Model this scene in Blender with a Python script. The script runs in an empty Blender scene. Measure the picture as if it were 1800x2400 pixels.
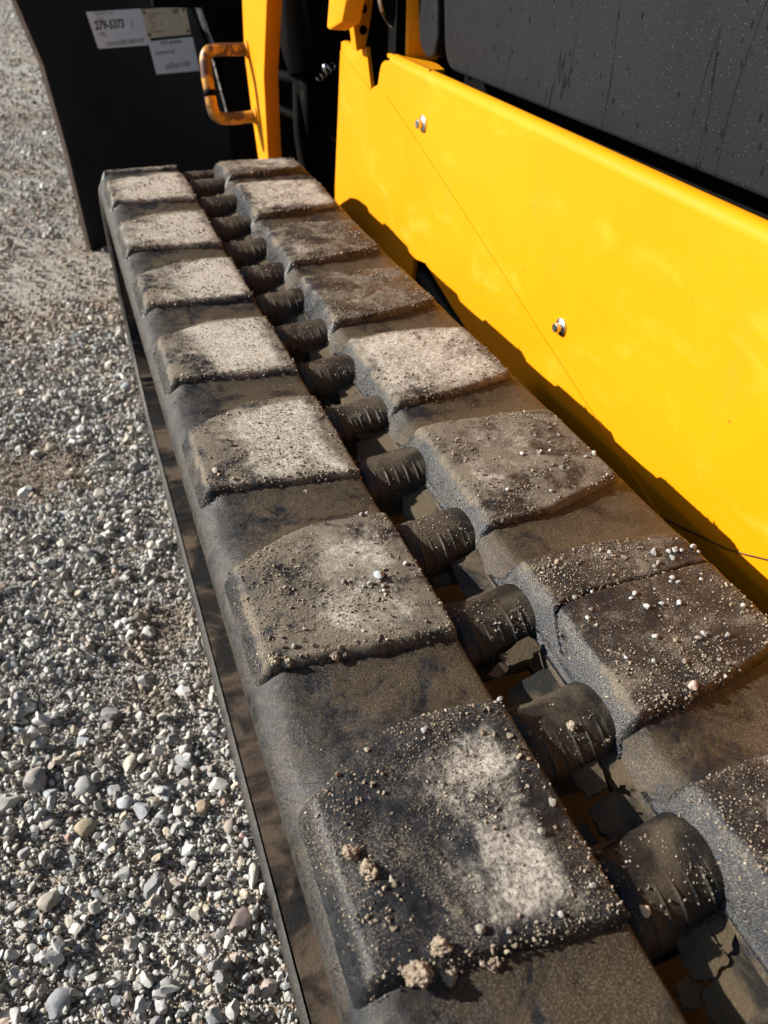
import bpy, bmesh, math, random
import numpy as np
from mathutils import Vector, Matrix

S = bpy.context.scene
COL = S.collection
GZ = -0.46                      # ground height; z = 0 is the top of the tread lugs

# ------------------------------------------------------------------ camera
cam_d = bpy.data.cameras.new('camera')
cam = bpy.data.objects.new('camera', cam_d); COL.objects.link(cam)
Rm = ((0.933123673670628, 0.20746816320149805, -0.29366166057765586),
      (-0.3586936525408352, 0.5936515190325955, -0.720358756160571),
      (0.02488118289680962, 0.7775183825531636, 0.6283677995645283))
CP = (-0.041666475261795344, -0.0886428980925925, 0.3350728572296415)
M4 = Matrix(Rm).to_4x4(); M4.translation = Vector(CP)
cam.matrix_world = M4
cam_d.sensor_fit = 'HORIZONTAL'; cam_d.sensor_width = 36.0
cam_d.lens = 36.0 * 1753.17 / 1800.0
cam_d.clip_start = 0.01; cam_d.clip_end = 500
cam_d.dof.use_dof = True
cam_d.dof.focus_distance = 0.50
cam_d.dof.aperture_fstop = 16.0
S.camera = cam

# ------------------------------------------------------------------ light
LD = Vector((1.0, -0.55, -0.61)).normalized()      # direction the sunlight travels
world = bpy.data.worlds.new('World'); S.world = world; world.use_nodes = True
wn = world.node_tree; wn.nodes.clear()
sky = wn.nodes.new('ShaderNodeTexSky'); sky.sky_type = 'NISHITA'; sky.sun_disc = False
sky.sun_elevation = math.asin(-LD.z); sky.sun_rotation = math.atan2(-LD.x, -LD.y)
bg = wn.nodes.new('ShaderNodeBackground'); bg.inputs['Strength'].default_value = 0.052
wo = wn.nodes.new('ShaderNodeOutputWorld')
wn.links.new(sky.outputs[0], bg.inputs[0]); wn.links.new(bg.outputs[0], wo.inputs[0])
sun_d = bpy.data.lights.new('sun', 'SUN'); sun_d.energy = 5.0; sun_d.angle = math.radians(0.5)
sun_d.color = (1.0, 0.96, 0.90)
sun = bpy.data.objects.new('sun', sun_d); COL.objects.link(sun)
sun.rotation_euler = LD.to_track_quat('-Z', 'Y').to_euler()
S.view_settings.view_transform = 'Standard'; S.view_settings.look = 'None'
S.view_settings.gamma = 1; S.view_settings.use_curve_mapping = False
S.view_settings.exposure = 1.1

# ------------------------------------------------------------------ helpers
rng = np.random.default_rng(7)
random.seed(5)

def tag(o, label=None, cat=None, group=None, kind=None):
    if label: o['label'] = label
    if cat: o['category'] = cat
    if group: o['group'] = group
    if kind: o['kind'] = kind
    return o

def link(name, me, parent=None, loc=None):
    o = bpy.data.objects.new(name, me); COL.objects.link(o)
    if parent is not None: o.parent = parent
    if loc is not None: o.location = loc
    return o

def empty(name, loc=(0, 0, 0)):
    o = bpy.data.objects.new(name, None); COL.objects.link(o); o.location = loc
    o.empty_display_size = 0.05
    return o

def np_mesh(name, V, F, mats=(), smooth=True, attrs=None, cols=None):
    V = np.asarray(V, dtype=np.float32); F = np.asarray(F, dtype=np.int32)
    me = bpy.data.meshes.new(name)
    n = F.shape[1]
    me.vertices.add(len(V)); me.vertices.foreach_set('co', V.ravel())
    me.loops.add(F.size); me.loops.foreach_set('vertex_index', F.ravel())
    me.polygons.add(len(F)); me.polygons.foreach_set('loop_start', np.arange(0, F.size, n, dtype=np.int32))
    me.polygons.foreach_set('use_smooth', np.full(len(F), smooth, dtype=bool))
    for m in mats: me.materials.append(m)
    if attrs:
        for k, a in attrs.items():
            at = me.attributes.new(k, 'FLOAT', 'POINT'); at.data.foreach_set('value', np.asarray(a, dtype=np.float32))
    if cols is not None:
        at = me.color_attributes.new('tint', 'FLOAT_COLOR', 'POINT')
        c4 = np.ones((len(V), 4), dtype=np.float32); c4[:, :3] = cols
        at.data.foreach_set('color', c4.ravel())
    me.update(); me.validate()
    return me

def bm_mesh(name, bm, mats=(), smooth=False):
    me = bpy.data.meshes.new(name)
    bmesh.ops.recalc_face_normals(bm, faces=bm.faces)
    bm.to_mesh(me); bm.free()
    for m in mats: me.materials.append(m)
    if smooth:
        me.polygons.foreach_set('use_smooth', np.ones(len(me.polygons), dtype=bool))
    return me

def sharp(me, ang=20):
    me.polygons.foreach_set('use_smooth', np.ones(len(me.polygons), dtype=bool))
    me.set_sharp_from_angle(angle=math.radians(ang))
    return me

def tri_outline(bm, vs, co2):
    from mathutils.geometry import tessellate_polygon
    for t in tessellate_polygon([[Vector((a, b, 0)) for a, b in co2]]):
        try: bm.faces.new([vs[i] for i in t])
        except ValueError: pass

def prism(pts3, off, bevel=0.0, seg=2):
    """closed plate: outline of 3-D points swept by vector off"""
    bm = bmesh.new()
    a = [bm.verts.new(p) for p in pts3]
    b = [bm.verts.new(Vector(p) + Vector(off)) for p in pts3]
    bm.faces.new(a); bm.faces.new(b[::-1])
    n = len(a)
    for i in range(n):
        bm.faces.new((a[i], b[i], b[(i + 1) % n], a[(i + 1) % n]))
    bmesh.ops.recalc_face_normals(bm, faces=bm.faces)
    if bevel > 0:
        bmesh.ops.bevel(bm, geom=[e for e in bm.edges], offset=bevel, segments=seg, affect='EDGES', profile=0.5)
    return bm

def box(c, s, bevel=0.0):
    x, y, z = c; a, b, h = s[0] / 2, s[1] / 2, s[2] / 2
    return prism([(x - a, y - b, z - h), (x - a, y + b, z - h), (x - a, y + b, z + h), (x - a, y - b, z + h)], (s[0], 0, 0), bevel)

def tube(path, r, n=14, caps=True):
    """round bar along a list of points; r may be a list"""
    P = [Vector(p) for p in path]; bm = bmesh.new(); rings = []
    rr = r if hasattr(r, '__len__') else [r] * len(P)
    t0 = (P[1] - P[0]).normalized()
    u = t0.orthogonal().normalized()
    for i, p in enumerate(P):
        t = ((P[min(i + 1, len(P) - 1)] - P[max(i - 1, 0)])).normalized()
        u = (u - t * u.dot(t)).normalized(); w = t.cross(u)
        rings.append([bm.verts.new(p + (u * math.cos(2 * math.pi * k / n) + w * math.sin(2 * math.pi * k / n)) * rr[i]) for k in range(n)])
    for i in range(len(P) - 1):
        for k in range(n):
            bm.faces.new((rings[i][k], rings[i][(k + 1) % n], rings[i + 1][(k + 1) % n], rings[i + 1][k]))
    if caps:
        bm.faces.new(rings[0][::-1]); bm.faces.new(rings[-1])
    return bm

def smooth_path(pts, n=8, rounds=2):
    P = [Vector(p) for p in pts]
    for _ in range(rounds):
        Q = [P[0]]
        for a, b in zip(P[:-1], P[1:]):
            Q += [a.lerp(b, .25), a.lerp(b, .75)]
        Q.append(P[-1]); P = Q
    return P

# vectorised value noise
_perm = rng.random((64, 64, 64)).astype(np.float32)
def vnoise(x, y, z=0.0):
    x = np.asarray(x, dtype=np.float64); y = np.asarray(y, dtype=np.float64); z = np.zeros_like(x) + z
    xi = np.floor(x).astype(int); yi = np.floor(y).astype(int); zi = np.floor(z).astype(int)
    fx, fy, fz = x - xi, y - yi, z - zi
    fx, fy, fz = [f * f * (3 - 2 * f) for f in (fx, fy, fz)]
    def g(a, b, c): return _perm[(xi + a) % 64, (yi + b) % 64, (zi + c) % 64]
    l = lambda a, b, t: a + (b - a) * t
    return l(l(l(g(0,0,0), g(1,0,0), fx), l(g(0,1,0), g(1,1,0), fx), fy),
             l(l(g(0,0,1), g(1,0,1), fx), l(g(0,1,1), g(1,1,1), fx), fy), fz) * 2 - 1
def fbm(x, y, f, o=4, z=0.0, g=.5):
    s = 0; a = 1; t = 0
    for i in range(o):
        s = s + a * vnoise(x * f + 13.1 * i, y * f + 7.7 * i, z + i * 3.3); t += a; a *= g; f *= 2.03
    return s / t
def sst(x, a, b):
    t = np.clip((x - a) / (b - a), 0, 1); return t * t * (3 - 2 * t)

# ------------------------------------------------------------------ material kit
class NT:
    def __init__(self, name):
        self.m = bpy.data.materials.new(name); self.m.use_nodes = True
        self.t = self.m.node_tree; self.t.nodes.clear()
        self.out = self.t.nodes.new('ShaderNodeOutputMaterial')
        self.b = self.t.nodes.new('ShaderNodeBsdfPrincipled')
        self.t.links.new(self.b.outputs[0], self.out.inputs[0])
        self.tc = self.t.nodes.new('ShaderNodeTexCoord')
    def L(self, a, b): self.t.links.new(a, b)
    def put(self, sock, v):
        if isinstance(v, bpy.types.NodeSocket): self.L(v, sock)
        else: sock.default_value = v
    def coords(self, kind='Object', scale=(1, 1, 1), off=None, rot=(0, 0, 0)):
        mp = self.t.nodes.new('ShaderNodeMapping'); self.L(self.tc.outputs[kind], mp.inputs['Vector'])
        mp.inputs['Scale'].default_value = scale; mp.inputs['Rotation'].default_value = rot
        if off is not None: self.put(mp.inputs['Location'], off)
        return mp.outputs[0]
    def noise(self, vec, scale, detail=4, rough=.55, dist=0.0):
        n = self.t.nodes.new('ShaderNodeTexNoise'); self.L(vec, n.inputs['Vector'])
        n.inputs['Scale'].default_value = scale; n.inputs['Detail'].default_value = detail
        n.inputs['Roughness'].default_value = rough; n.inputs['Distortion'].default_value = dist
        return n.outputs['Fac']
    def vor(self, vec, scale, feature='F1', rand=1.0):
        n = self.t.nodes.new('ShaderNodeTexVoronoi'); n.feature = feature; self.L(vec, n.inputs['Vector'])
        n.inputs['Scale'].default_value = scale; n.inputs['Randomness'].default_value = rand
        return n
    def ramp(self, f, a, b, lo=0.0, hi=1.0):
        n = self.t.nodes.new('ShaderNodeMapRange'); n.interpolation_type = 'SMOOTHSTEP'
        self.put(n.inputs['Value'], f); self.put(n.inputs['From Min'], a); self.put(n.inputs['From Max'], b)
        self.put(n.inputs['To Min'], lo); self.put(n.inputs['To Max'], hi); return n.outputs[0]
    def math(self, op, a, b=0.0, clamp=False):
        n = self.t.nodes.new('ShaderNodeMath'); n.operation = op; n.use_clamp = clamp
        self.put(n.inputs[0], a); self.put(n.inputs[1], b); return n.outputs[0]
    def mix(self, f, a, b):
        n = self.t.nodes.new('ShaderNodeMix'); n.data_type = 'RGBA'
        self.put(n.inputs[0], f)
        for s, v in ((n.inputs[6], a), (n.inputs[7], b)):
            if isinstance(v, bpy.types.NodeSocket): self.L(v, s)
            else: s.default_value = (*v, 1)
        return n.outputs[2]
    def attr(self, name, kind='GEOMETRY', out='Fac'):
        n = self.t.nodes.new('ShaderNodeAttribute'); n.attribute_type = kind; n.attribute_name = name
        return n.outputs[out]
    def rand(self):
        n = self.t.nodes.new('ShaderNodeObjectInfo'); return n.outputs['Random']
    def bump(self, h, strength=.5, dist=.002, prev=None):
        n = self.t.nodes.new('ShaderNodeBump'); self.L(h, n.inputs['Height'])
        n.inputs['Strength'].default_value = strength; n.inputs['Distance'].default_value = dist
        if prev is not None: self.L(prev, n.inputs['Normal'])
        return n.outputs[0]
    def fin(self, color=None, rough=None, normal=None, metal=None, spec=None, coat=None):
        I = self.b.inputs
        if color is not None: self.put(I['Base Color'], color if isinstance(color, bpy.types.NodeSocket) else (*color, 1))
        if rough is not None: self.put(I['Roughness'], rough)
        if metal is not None: self.put(I['Metallic'], metal)
        if spec is not None: self.put(I['Specular IOR Level'], spec)
        if coat is not None: self.put(I['Coat Weight'], coat); I['Coat Roughness'].default_value = .25
        if normal is not None: self.L(normal, I['Normal'])
        return self.m

def offset_vec(k):
    n = k.t.nodes.new('ShaderNodeCombineXYZ')
    r = k.rand()
    for i, s in enumerate((17.0, 31.0, 7.0)): k.L(k.math('MULTIPLY', r, s), n.inputs[i])
    return n.outputs[0]

def mat_rubber():
    """wet and dusty tread rubber. h: 0 on a lug's top, 1 down in the groove. pale / mud: per-object amounts."""
    k = NT('dusty_rubber')
    v = k.coords('Object', off=offset_vec(k))
    h = k.attr('h'); pale = k.attr('pale', 'OBJECT'); mud = k.attr('mud', 'OBJECT')
    # brown mud film
    n1 = k.noise(v, 26, 6, .62, .8)
    n2 = k.noise(v, 90, 6, .66, 1.6)
    sw = k.noise(v, 55, 7, .72, 3.5)
    mm = k.math('ADD', k.math('MULTIPLY', n1, .6), k.math('MULTIPLY', sw, .4))
    mm = k.math('SUBTRACT', mm, k.math('MULTIPLY', k.math('MAXIMUM', k.math('SUBTRACT', h, 1.0), 0.0), .26))
    wall = k.math('MULTIPLY', k.ramp(h, .06, .30), k.ramp(h, .985, .999, 1, 0))
    mm = k.math('SUBTRACT', mm, k.math('MULTIPLY', wall, .11))
    mudf = k.ramp(mm, k.math('SUBTRACT', .60, k.math('MULTIPLY', mud, .22)), k.math('SUBTRACT', .70, k.math('MULTIPLY', mud, .20)))
    fine = k.noise(v, 1100, 3, .75)
    grit = k.ramp(fine, .50, .62)
    rub = k.mix(k.ramp(n2, .35, .7), (.006, .007, .009), (.019, .020, .022))
    mudc = k.mix(k.noise(v, 40, 5, .6), (.022, .015, .0075), (.064, .043, .021))
    topc = k.mix(k.noise(v, 60, 6, .7), (.060, .049, .036), (.205, .168, .122))
    mudc = k.mix(k.ramp(h, .1, .5, 1, 0), mudc, topc)
    c = k.mix(k.math('MULTIPLY', mudf, k.ramp(fine, .2, .6, .5, .88)), rub, mudc)
    # fine dry grit speckle
    c = k.mix(k.math('MULTIPLY', k.math('MULTIPLY', grit, k.ramp(n1, .36, .55)), k.ramp(h, .1, .5, .6, .34)), c, (.25, .205, .15))
    # chalk-pale dry dust on the crowns
    pn = k.noise(v, 13, 6, .62, .7)
    pb = k.noise(v, 75, 8, .74, 1.2)
    pm = k.math('ADD', k.math('MULTIPLY', pn, .66), k.math('MULTIPLY', pb, .34))
    ed = k.attr('core')
    pm = k.math('ADD', pm, k.math('MULTIPLY', k.math('SUBTRACT', ed, .5), .24))
    pf = k.ramp(pm, k.math('SUBTRACT', .70, k.math('MULTIPLY', pale, .30)), k.math('SUBTRACT', .86, k.math('MULTIPLY', pale, .27)))
    pf = k.math('MULTIPLY', pf, k.ramp(h, .05, .35, 1, 0))
    pf = k.math('MULTIPLY', pf, k.ramp(k.noise(v, 420, 5, .78), .34, .60, .12, 1))
    palec = k.mix(k.noise(v, 120, 5, .6), (.34, .295, .235), (.56, .515, .445))
    c = k.mix(pf, c, palec)
    dry = k.math('MAXIMUM', pf, k.math('MULTIPLY', mudf, k.ramp(h, .3, .8, .9, .45)))
    rough = k.ramp(dry, 0, 1, k.ramp(h, .15, .6, .32, .27), .94)
    rim = k.ramp(h, 1.1, 1.7)
    rough = k.math('MAXIMUM', rough, k.math('MULTIPLY', rim, k.ramp(n2, .35, .65, .36, .62)))
    rough = k.math('ADD', rough, k.math('MULTIPLY', k.math('SUBTRACT', n2, .5), .35))
    # thin dust film smeared along the flank
    c = k.mix(k.math('MULTIPLY', rim, k.ramp(k.noise(v, 70, 6, .7, 1.0), .42, .66, 0, .5)), c, (.066, .050, .031))
    b = k.bump(fine, .55, .0007)
    b = k.bump(k.noise(v, 240, 5, .65, .2), .32, .0012, b)
    b = k.bump(k.noise(v, 620, 3, .7), .18, .0008, b)
    sep = k.t.nodes.new('ShaderNodeSeparateXYZ'); k.L(k.coords('Object'), sep.inputs[0])
    fr = k.math('FRACT', k.math('MULTIPLY', k.math('ADD', sep.outputs[1], k.math('MULTIPLY', sep.outputs[2], 1.1)), 95.0))
    ln = k.math('MULTIPLY', k.ramp(k.math('ABSOLUTE', k.math('SUBTRACT', fr, .5)), .03, .07, 1, 0), k.math('MULTIPLY', rim, k.ramp(n1, .48, .6)))
    b = k.bump(k.math('SUBTRACT', 1.0, ln), .4, .0007, b)
    b = k.bump(k.math('ADD', pf, mudf), .35, .0006, b)
    return k.fin(c, rough, b, spec=.24)

def mat_wet_rubber(name, base=(.012, .013, .016), mudc=(.07, .050, .027), thr=(.48, .62), rough=.38, sc=1.0):
    k = NT(name)
    v = k.coords('Object', off=offset_vec(k))
    n1 = k.noise(v, 22 * sc, 6, .6, .7); fine = k.noise(v, 800, 3, .7)
    m = k.ramp(n1, *thr)
    c = k.mix(k.math('MULTIPLY', m, .85), base, mudc)
    c = k.mix(k.math('MULTIPLY', k.ramp(fine, .54, .64), k.ramp(n1, .35, .6, .05, .25)), c, (.20, .155, .10))
    r = k.ramp(m, 0, 1, rough, .75)
    b = k.bump(fine, .5, .0006)
    b = k.bump(k.noise(v, 160, 5, .65), .4, .0014, b)
    return k.fin(c, r, b, spec=.34)

def mat_yellow():
    k = NT('yellow_paint')
    v = k.coords('Object'); 
    n = k.noise(v, 5, 5, .6, .3)
    c = k.mix(k.ramp(n, .35, .7), (.60, .222, .0002), (.63, .238, .0004))
    chalk = k.ramp(k.noise(k.coords('Object', (1, 1, 2.2), rot=(.5, 0, 0)), 9, 6, .65, .6), .53, .74)
    c = k.mix(k.math('MULTIPLY', chalk, .45), c, (.70, .32, .03))
    sc = k.ramp(k.noise(k.coords('Object', (1, .25, 3), rot=(.9, 0, 0)), 30, 4, .7), .70, .76)
    c = k.mix(k.math('MULTIPLY', sc, .30), c, (.76, .40, .06))
    vo = k.vor(v, 38); sp = k.ramp(vo.outputs['Distance'], .035, .06, 1, 0)
    sp = k.math('MULTIPLY', sp, k.ramp(k.noise(v, 9, 3), .52, .6))
    c = k.mix(k.math('MULTIPLY', sp, .85), c, (.10, .045, .008))
    vo2 = k.vor(v, 105); s2 = k.math('MULTIPLY', k.ramp(vo2.outputs['Distance'], .05, .09, 1, 0), k.ramp(k.noise(v, 14, 3), .48, .58))
    c = k.mix(k.math('MULTIPLY', s2, .75), c, (.16, .08, .015))
    grime = k.ramp(k.noise(k.coords('Object', (1, 1, .45)), 16, 6, .7), .56, .75)
    c = k.mix(k.math('MULTIPLY', grime, .30), c, (.42, .20, .02))
    b = k.bump(k.noise(v, 500, 2), .06, .0004)
    b = k.bump(k.noise(v, 18, 2), .10, .002, b)
    return k.fin(c, k.ramp(n, .3, .7, .5, .62), b, spec=.14)

def mat_hood():
    k = NT('black_hood_plastic')
    v = k.coords('Object')
    n = k.noise(v, 6, 5, .6)
    c = k.mix(k.ramp(n, .3, .7), (.0092, .0098, .0116), (.0120, .0128, .0148))
    # damp drops, elongated down the panel, in patches
    warp = k.coords('Object', (1, 1.5, .75))
    vo = k.vor(warp, 80); patch = k.ramp(k.noise(v, 11, 3), .38, .48)
    rnd = k.ramp(vo.outputs['Color'], .40, .55)
    d = k.math('MULTIPLY', k.math('MULTIPLY', k.ramp(vo.outputs['Distance'], .15, .27, 1, 0), patch), rnd)
    vo3 = k.vor(warp, 190)
    d2 = k.math('MULTIPLY', k.ramp(vo3.outputs['Distance'], .14, .22, 1, 0), k.ramp(k.noise(v, 17, 3), .5, .62))
    d = k.math('MAXIMUM', d, k.math('MULTIPLY', d2, .8))
    c = k.mix(k.math('MULTIPLY', d, .9), c, (.004, .004, .005))
    # run marks
    w = k.t.nodes.new('ShaderNodeTexWave'); w.wave_type = 'BANDS'; w.bands_direction = 'Y'
    k.L(k.coords('Object', (1, 1, .12)), w.inputs['Vector'])
    w.inputs['Scale'].default_value = 2.6; w.inputs['Distortion'].default_value = 5.0
    w.inputs['Detail'].default_value = 4; w.inputs['Detail Scale'].default_value = 6
    run = k.math('MULTIPLY', k.ramp(w.outputs['Fac'], .9975, 1.0), .85)
    c = k.mix(run, c, (.003, .003, .0035))
    # bright dust specks
    vs = k.vor(v, 520); sp = k.math('MULTIPLY', k.ramp(vs.outputs['Distance'], .07, .15, 1, 0), k.ramp(vs.outputs['Color'], .66, .74))
    c = k.mix(k.math('MULTIPLY', sp, .6), c, (.36, .36, .37))
    dust = k.ramp(k.noise(v, 600, 3, .7), .5, .7)
    c = k.mix(k.math('MULTIPLY', dust, .12), c, (.09, .09, .095))
    b = k.bump(k.noise(v, 900, 2), .35, .0005)
    return k.fin(c, k.ramp(d, 0, 1, .55, .35), b, spec=.10)

def mat_plain(name, color, rough=.6, metal=0, bump=.3, scale=60, var=.5, spec=.5, stain=None, st=(.55, .7)):
    k = NT(name); v = k.coords('Object'); n = k.noise(v, scale, 5, .6)
    c = k.mix(k.ramp(n, .3, .7), tuple(x * (1 - var * .5) for x in color), tuple(min(1, x * (1 + var * .5)) for x in color))
    if stain: c = k.mix(k.ramp(k.noise(v, scale * .4, 6, .65, .5), *st), c, stain)
    b = k.bump(k.noise(v, scale * 8, 3), bump, .0006)
    return k.fin(c, k.ramp(n, .3, .7, rough * .85, min(1, rough * 1.15)), b, metal=metal, spec=spec)

def mat_stone(name='gravel_stone'):
    k = NT(name); v = k.coords('Object')
    t = k.attr('tint', out='Color')
    n = k.noise(v, 330, 4, .65)
    c = k.mix(k.ramp(n, .35, .75, 0, .35), t, (.15, .14, .125))
    c = k.mix(k.ramp(k.noise(v, 1400, 3), .55, .7, 0, .35), c, (.5, .49, .46))
    b = k.bump(k.noise(v, 900, 4, .7), .5, .0007)
    return k.fin(c, .85, b, spec=.3)

def mat_ground():
    k = NT('gravel_bed'); v = k.coords('Object')
    n = k.noise(v, 3.2, 5, .6); f = k.noise(v, 500, 3, .7)
    vo = k.vor(v, 170); vs = k.vor(v, 420)
    c = k.mix(k.ramp(n, .42, .6), (.24, .215, .18), (.18, .130, .088))
    c = k.mix(k.math('MULTIPLY', k.ramp(vo.outputs['Color'], .35, .8), .65), c, (.46, .44, .40))
    c = k.mix(k.math('MULTIPLY', k.ramp(f, .5, .65), .5), c, (.32, .28, .225))
    hh = k.math('ADD', k.ramp(vo.outputs['Distance'], 0, .6, 1, 0), k.math('MULTIPLY', k.ramp(vs.outputs['Distance'], 0, .6, 1, 0), .5))
    b = k.bump(hh, .9, .004); b = k.bump(f, .6, .001, b)
    return k.fin(c, .93, b, spec=.2)

RUB = mat_rubber()
SIDE = mat_wet_rubber('track_side_rubber')
BARM = mat_wet_rubber('link_bar_rubber', (.007, .007, .007), (.052, .038, .023), (.40, .62), .42)
FLAP = mat_wet_rubber('torn_rubber', (.016, .015, .013), (.090, .064, .034), (.36, .52), .5)
INNER = mat_wet_rubber('inner_track_rubber', (.014, .013, .012), (.070, .042, .023), (.42, .6), .26, .5)
YEL = mat_yellow()
HOOD = mat_hood()
BLK = mat_plain('bucket_black_paint', (.0042, .0045, .0055), .5, bump=.25, scale=14, stain=(.010, .010, .011), spec=.3)
DARK = mat_plain('grimy_shade_steel', (.004, .0036, .0032), .75, bump=.4, scale=30, spec=.04, stain=(.008, .006, .004))  # grimy steel; shade of the machine's depths is put into the near-black colour
BROWNMET = mat_plain('rust_brown_edge', (.035, .018, .010), .6, bump=.5, scale=60, stain=(.10, .045, .02))
STEEL = mat_plain('zinc_bolt', (.62, .64, .62), .28, metal=1, bump=.2, scale=300, var=.2)
EDGE = mat_plain('worn_steel_edge', (.30, .31, .33), .45, metal=.7, bump=.2, scale=80, stain=(.06, .04, .03))
RUST = mat_plain('rusty_handle', (.46, .215, .016), .42, bump=.6, scale=70, stain=(.075, .030, .014), st=(.43, .52), spec=.5)
YDIRTYDARK = mat_plain('grimy_shaded_frame', (.014, .009, .004), .7, bump=.4, scale=18, stain=(.03, .02, .01), st=(.4, .6))  # grimy yellow frame darkened to near black for the shade inside the loop
PAPER = mat_plain('white_label_paper', (.90, .87, .89), .55, bump=.1, scale=90, var=.08, stain=(.55, .53, .54), st=(.66, .76))
BRASS = mat_plain('beige_data_plate', (.78, .63, .42), .5, metal=.0, bump=.15, scale=70, var=.15, stain=(.34, .26, .16), st=(.6, .72))
INK = mat_plain('label_ink', (.05, .05, .05), .6, bump=.0, scale=300, var=.6)
FAINT = mat_plain('faded_label_ink', (.26, .24, .24), .6, bump=.0, scale=300, var=.5)
CHROME = mat_plain('bright_rod_steel', (.75, .77, .8), .12, metal=1, bump=0, scale=30, var=.1)
STONE = mat_stone()
CRUMB = mat_stone('dirt_crumb')
GROUND = mat_ground()

# ------------------------------------------------------------------ ground
def ground_z(x, y):
    return GZ + .007 * fbm(x, y, 3.0, 3) + .004 * fbm(x, y, 14.0, 3, 5.0)
def grid_faces(nu, nv):
    i = np.arange(nu - 1)[:, None] * nv + np.arange(nv - 1)[None, :]
    return np.stack([i, i + nv, i + nv + 1, i + 1], -1).reshape(-1, 4)
def spaced(a, b, fine_a, fine_b, st):
    mid = np.arange(fine_a, fine_b + 1e-9, st)
    lo = fine_a - (np.geomspace(st, fine_a - a + st, 40) - st)[1:][::-1]
    hi = fine_b + (np.geomspace(st, b - fine_b + st, 40) - st)[1:]
    return np.concatenate([lo, mid, hi])
gx = spaced(-40, 40, -.8, .8, .02); gy = spaced(-20, 90, -.4, 3.2, .02)
X, Y = np.meshgrid(gx, gy, indexing='ij')
g = link('gravel_ground', np_mesh('gravel_ground', np.stack([X, Y, ground_z(X, Y)], -1).reshape(-1, 3), grid_faces(len(gx), len(gy)), [GROUND]))
tag(g, kind='structure')

# stone shapes
def ico(sub):
    bm = bmesh.new(); bmesh.ops.create_icosphere(bm, subdivisions=sub, radius=1)
    V = np.array([v.co[:] for v in bm.verts]); F = np.array([[v.index for v in f.verts] for f in bm.faces]); bm.free(); return V, F
def stone_variants(sub, n, jag=.28, cuts=5):
    V, F = ico(sub); out = []
    for i in range(n):
        W = V.copy()
        for c in range(cuts):                                   # flat fracture faces
            d = rng.normal(size=3); d /= np.linalg.norm(d); t = rng.uniform(.36, .78)
            s = W @ d; W = W - np.outer(np.maximum(s - t, 0), d)
        W *= 1 + jag * .35 * rng.normal(size=(len(V), 1)) * (.6 if sub > 1 else 1)
        out.append(W)
    return out, F
def rand_rot(n, flat=False):
    q = rng.normal(size=(n, 4)); 
    if flat:
        q = np.zeros((n, 4)); a = rng.uniform(0, 2 * np.pi, n); q[:, 0] = np.cos(a / 2); q[:, 3] = np.sin(a / 2)
        q[:, 1:3] = rng.normal(0, .12, (n, 2))
    q /= np.linalg.norm(q, axis=1, keepdims=True); w, x, y, z = q.T
    return np.stack([np.stack([1 - 2 * (y * y + z * z), 2 * (x * y - z * w), 2 * (x * z + y * w)], -1),
                     np.stack([2 * (x * y + z * w), 1 - 2 * (x * x + z * z), 2 * (y * z - x * w)], -1),
                     np.stack([2 * (x * z - y * w), 2 * (y * z + x * w), 1 - 2 * (x * x + y * y)], -1)], -2)
def scatter_mesh(name, P, size, cols, variants, F, mat, smooth=False, flat=False, squash=(.45, .85)):
    n = len(P); nv = len(variants[0]); R = rand_rot(n, flat)
    sc = np.stack([rng.uniform(.8, 1.35, n), rng.uniform(.65, 1.0, n), rng.uniform(*squash, n)], -1) * size[:, None]
    B = np.stack(variants)[rng.integers(0, len(variants), n)] * sc[:, None, :]
    V = np.einsum('nij,nkj->nki', R, B) + P[:, None, :]
    FF = (F[None] + (np.arange(n) * nv)[:, None, None]).reshape(-1, 3)
    C = np.repeat(cols, nv, axis=0)
    return np_mesh(name, V.reshape(-1, 3), FF, [mat], smooth, cols=C)

PAL = np.array([(.44, .43, .405), (.34, .335, .325), (.52, .50, .455), (.26, .26, .265), (.40, .365, .31), (.33, .275, .235),
                (.60, .585, .54), (.45, .38, .29), (.21, .205, .20), (.32, .335, .35), (.40, .27, .22), (.68, .665, .63)])
PW = np.array([.2, .16, .14, .1, .11, .06, .07, .05, .04, .05, .01, .01]); PW = PW / PW.sum()
def stone_cols(n, pal=PAL, w=PW):
    c = pal[rng.choice(len(pal), n, p=w)]
    return np.clip(c * rng.uniform(.8, 1.2, (n, 1)) + rng.normal(0, .004, (n, 3)) * 1.0, .01, .8) * np.array([1.0, .995, .97])
sv1, sf1 = stone_variants(1, 14, .30)
sv2, sf2 = stone_variants(2, 12, .14, 8)
svc, _sc = stone_variants(1, 14, .60, 4)

def browned(P, c):
    m = sst(fbm(P[:, 0], P[:, 1], 4.5, 3, 9.0) + .25 * fbm(P[:, 0], P[:, 1], 20, 3, 3.0), .02, .32)[:, None] * .75 * sst(P[:, 1], .38, .60)[:, None]
    return c * (1 - m) + m * np.array([.27, .195, .130]) * (.6 + .5 * c.mean(1, keepdims=True) / .4)
def gravel_layer(n, x0, x1, y0, y1, s0, s1, lift=.25, patch=True, power=1.8, thr=.16):
    x = rng.uniform(x0, x1, n); y = rng.uniform(y0, y1, n)
    if patch:                                                   # leave bald earth patches
        keep = fbm(x, y, 4.5, 3, 9.0) + rng.normal(0, .13, n) < thr + .35 * sst(.62 - y, 0, .2)
        x, y = x[keep], y[keep]
    u = rng.random(len(x)); s = s0 + (s1 - s0) * u ** power
    return np.stack([x, y, ground_z(x, y) + lift * s], -1), s * .5
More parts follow.
